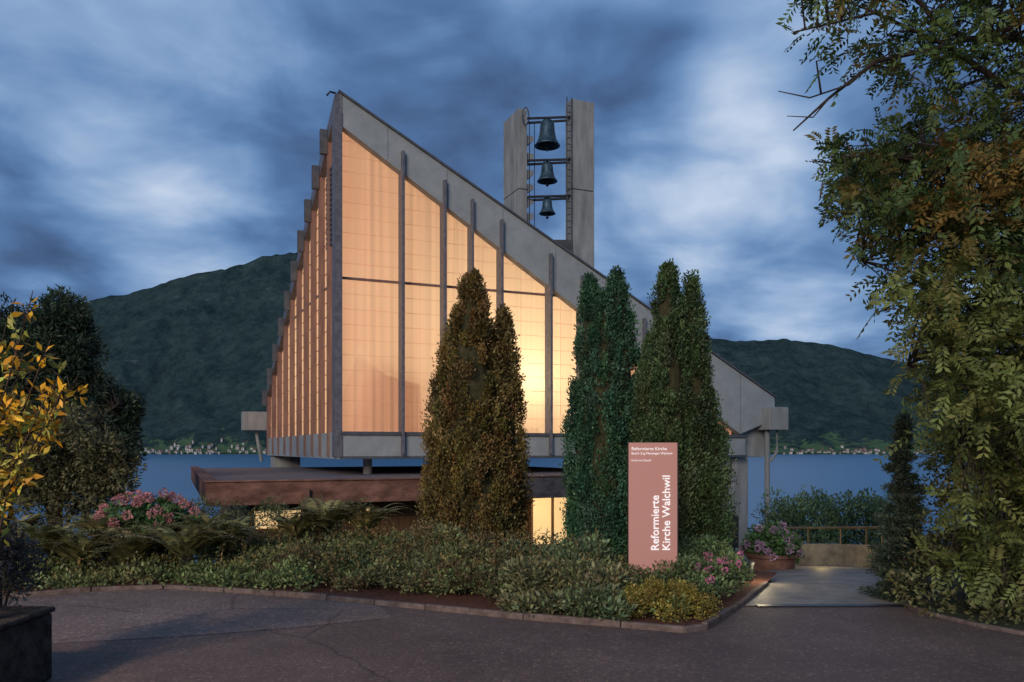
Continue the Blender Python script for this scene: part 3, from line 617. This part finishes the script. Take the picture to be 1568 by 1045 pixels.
P,d,c=clumps(C,.15,45,(.13,.15,.07)); leaves('border_shrubs',P,.055,c,None,d,aspect=.4)
rl=grp('terrace_railing')
wp=[(1203,16.9),(1240,17.1),(1290,17.0),(1330,16.2),(1355,15.0),(1368,13.4)]
pts=[((a-784)/F*d_,d_) for a,d_ in wp]; g=MB()
for (x0,y0),(x1,y1) in zip(pts[:-1],pts[1:]):
    n_=Vector((-(y1-y0),x1-x0,0)).normalized()*.18; a=Vector((x0,y0,0)); b_=Vector((x1,y1,0)); za=tz(x0,y0); zb_=tz(x1,y1)
    q=[a,b_,b_+n_,a+n_]; zs=[za,zb_,zb_,za]
    g.hexa([Vector((c.x,c.y,z_-.3)) for c,z_ in zip(q,zs)]+[Vector((c.x,c.y,z_+.48)) for c,z_ in zip(q,zs)])
g.make('low_wall',noisy('wall_concrete',(.12,.11,.10),(.25,.23,.19),4,9,.85,.3),rl)
g=MB(); rp_=[Vector((x,y+.1,tz(x,y)+.82)) for x,y in pts]; rp_=[Vector((pts[0][0]-.25,pts[0][1]+.1,tz(*pts[0])+.35))]+rp_
g.tube(rp_,.028,8)
for q in rp_[1:]: g.tube([q,q-Vector((0,0,.5))],.02,6)
g.make('handrail',noisy('railing_metal',(.10,.08,.045),(.16,.12,.06),9,2,.5,.05,metal=.3),rl)
plight('rail_light',Vector((pts[1][0]-.1,pts[1][1]-.9,tz(*pts[1])+.5)),8,(1,.72,.28),.05,rl)
ib=grp('notice_board'); g=MB(); p=W(1125,815,20); g.box(lambda a,b_,z:p+Vector((a,b_,z)),-.1,.1,0,.05,-.4,.4); g.box(lambda a,b_,z:p+Vector((a,b_,z)),-.02,.02,.01,.04,-1.3,-.4); g.make('board',M_darkm,ib)
bl=grp('bollard_lamp'); c=Vector((3.35,11.2,0)); g=MB(); g.lathe([(.04,-.1),(.04,.24),(.06,.31),(0,.33)],c,12); g.make('post',M_darkm,bl); g=MB(); g.lathe([(.036,.245),(.036,.30)],c,12); g.make('lens',M_bulb,bl)
plight('bollard_light',c+Vector((.12,-.1,.3)),9,(1,.80,.48),.05,bl)
n=700; P=np.c_[rng.uniform(-7,6,n),rng.uniform(5,10.6,n),np.full(n,.014)]; P=P[P[:,1]<curbY(P[:,0])-.03]
k=len(P); d=rng.normal(size=(k,3)); d[:,2]=.05; leaves('fallen_leaves',P,.026,vcol((.30,.19,.10),k,.6),None,d,np.tile([0,0,1.],(k,1)),aspect=.5,droop=.08)
sl=grp('street_lamp'); g=MB(); g.tube([(-8,-1.5,0),(-8,-1.5,5.6),(-7.7,-1.3,6.0),(-7.1,-.9,6.1)],[.08,.06,.05,.04],10); g.make('pole',M_darkm,sl); g=MB(); g.box(lambda a,b_,z:Vector((-7+a,-.85+b_,z)),-.3,.3,-.12,.12,6.06,6.16); g.make('head',M_darkm,sl)
plight('street_lamp_light',Vector((-7,-.85,5.9)),2100,(1,.68,.43),.25,sl)
# ---------------------------------------------------------------- world
w=bpy.data.worlds.new("World"); scene.world=w; w.use_nodes=True; nt=w.node_tree; bg=nt.nodes['Background']
SE,SR=math.radians(22),math.radians(200)
sky=N(nt,'ShaderNodeTexSky',sky_type='NISHITA'); sky.sun_disc=False; sky.sun_elevation=SE; sky.sun_rotation=SR
def M(op,a,b_=None,c=None):
    n=N(nt,'ShaderNodeMath',operation=op)
    for i,x in enumerate((a,b_,c)):
        if x is None: continue
        if hasattr(x,'is_linked'): nt.links.new(x,n.inputs[i])
        else: n.inputs[i].default_value=x
    return n.outputs[0]
tc=N(nt,'ShaderNodeTexCoord'); s=N(nt,'ShaderNodeSeparateXYZ'); nt.links.new(tc.outputs['Generated'],s.inputs[0])
zc=M('ADD',M('MAXIMUM',s.outputs[2],0.0),.22)
cx_=M('DIVIDE',s.outputs[0],zc); cy_=M('DIVIDE',s.outputs[1],zc)
cb=N(nt,'ShaderNodeCombineXYZ'); nt.links.new(M('MULTIPLY',cx_,1.0),cb.inputs[0]); nt.links.new(M('MULTIPLY',cy_,1.0),cb.inputs[1]); cb.inputs[2].default_value=4.1
def wn(sc,det,ro,dist):
    n=N(nt,'ShaderNodeTexNoise'); n.inputs['Scale'].default_value=sc; n.inputs['Detail'].default_value=det; n.inputs['Roughness'].default_value=ro; n.inputs['Distortion'].default_value=dist
    nt.links.new(cb.outputs[0],n.inputs['Vector']); return n.outputs[0]
f1=wn(1.3,4,.5,.4); f2=wn(3.2,5,.5,.3)
val=M('ADD',M('MULTIPLY',f1,.80),M('MULTIPLY',f2,.62)); val=M('ADD',val,-.195)
def blob(px,py,deg,amp,cur):
    v_=Vector((px-784,F,688-py)).normalized(); d=N(nt,'ShaderNodeVectorMath',operation='DOT_PRODUCT'); nt.links.new(tc.outputs['Generated'],d.inputs[0]); d.inputs[1].default_value=v_
    mr=N(nt,'ShaderNodeMapRange',interpolation_type='SMOOTHSTEP'); nt.links.new(d.outputs['Value'],mr.inputs[0]); mr.inputs[1].default_value=math.cos(math.radians(deg)); mr.inputs[2].default_value=1; mr.inputs[3].default_value=0; mr.inputs[4].default_value=amp
    return M('ADD',cur,mr.outputs[0])
for bq in [(240,300,8,.09),(330,370,8,.09),(1100,270,9,.19),(1190,110,8,.17),(985,330,8,.13),(1180,430,8,.10),(1400,470,12,.08),(30,60,8,.09),(430,170,9,-.05),(700,60,10,-.06),(980,110,6,-.05),(1480,200,9,.08)]:
    val=blob(*bq,val)
rp2=N(nt,'ShaderNodeValToRGB'); nt.links.new(val,rp2.inputs[0]); e=rp2.color_ramp.elements
e[0].position=.30; e[0].color=(.036,.073,.162,1); e[1].position=.86; e[1].color=(.56,.67,.85,1)
for p_,c_ in [(.42,(.060,.115,.245)),(.50,(.085,.175,.365)),(.59,(.14,.265,.50)),(.70,(.27,.41,.65))]:
    x=e.new(p_); x.color=(*c_,1)
ns=N(nt,'ShaderNodeMix',data_type='RGBA'); ns.inputs[0].default_value=.93
sc_=N(nt,'ShaderNodeVectorMath',operation='SCALE'); nt.links.new(sky.outputs[0],sc_.inputs[0]); sc_.inputs[3].default_value=.05
nt.links.new(sc_.outputs[0],ns.inputs[6]); nt.links.new(rp2.outputs[0],ns.inputs[7]); nt.links.new(ns.outputs[2],bg.inputs[0]); bg.inputs[1].default_value=1.0
sl_=bpy.data.lights.new('sun','SUN'); sl_.energy=1.45; sl_.angle=math.radians(25); sl_.color=(1,.91,.81)
so=bpy.data.objects.new('sun',sl_); scene.collection.objects.link(so)
dirv=Vector((-math.sin(math.radians(20))*math.cos(SE),-math.cos(math.radians(20))*math.cos(SE),math.sin(SE)))
so.rotation_euler=dirv.to_track_quat('Z','Y').to_euler()
# ---------------------------------------------------------------- camera
cam=bpy.data.cameras.new('camera'); co=bpy.data.objects.new('camera',cam); scene.collection.objects.link(co)
co.location=(0,0,EYE); co.rotation_euler=(math.pi/2,0,0); cam.sensor_width=36; cam.lens=F/1568*36; cam.shift_y=(688-522.5)/1568; cam.clip_end=30000; cam.clip_start=.1
scene.camera=co
scene.view_settings.view_transform='Standard'; scene.view_settings.look='None'; scene.view_settings.exposure=0
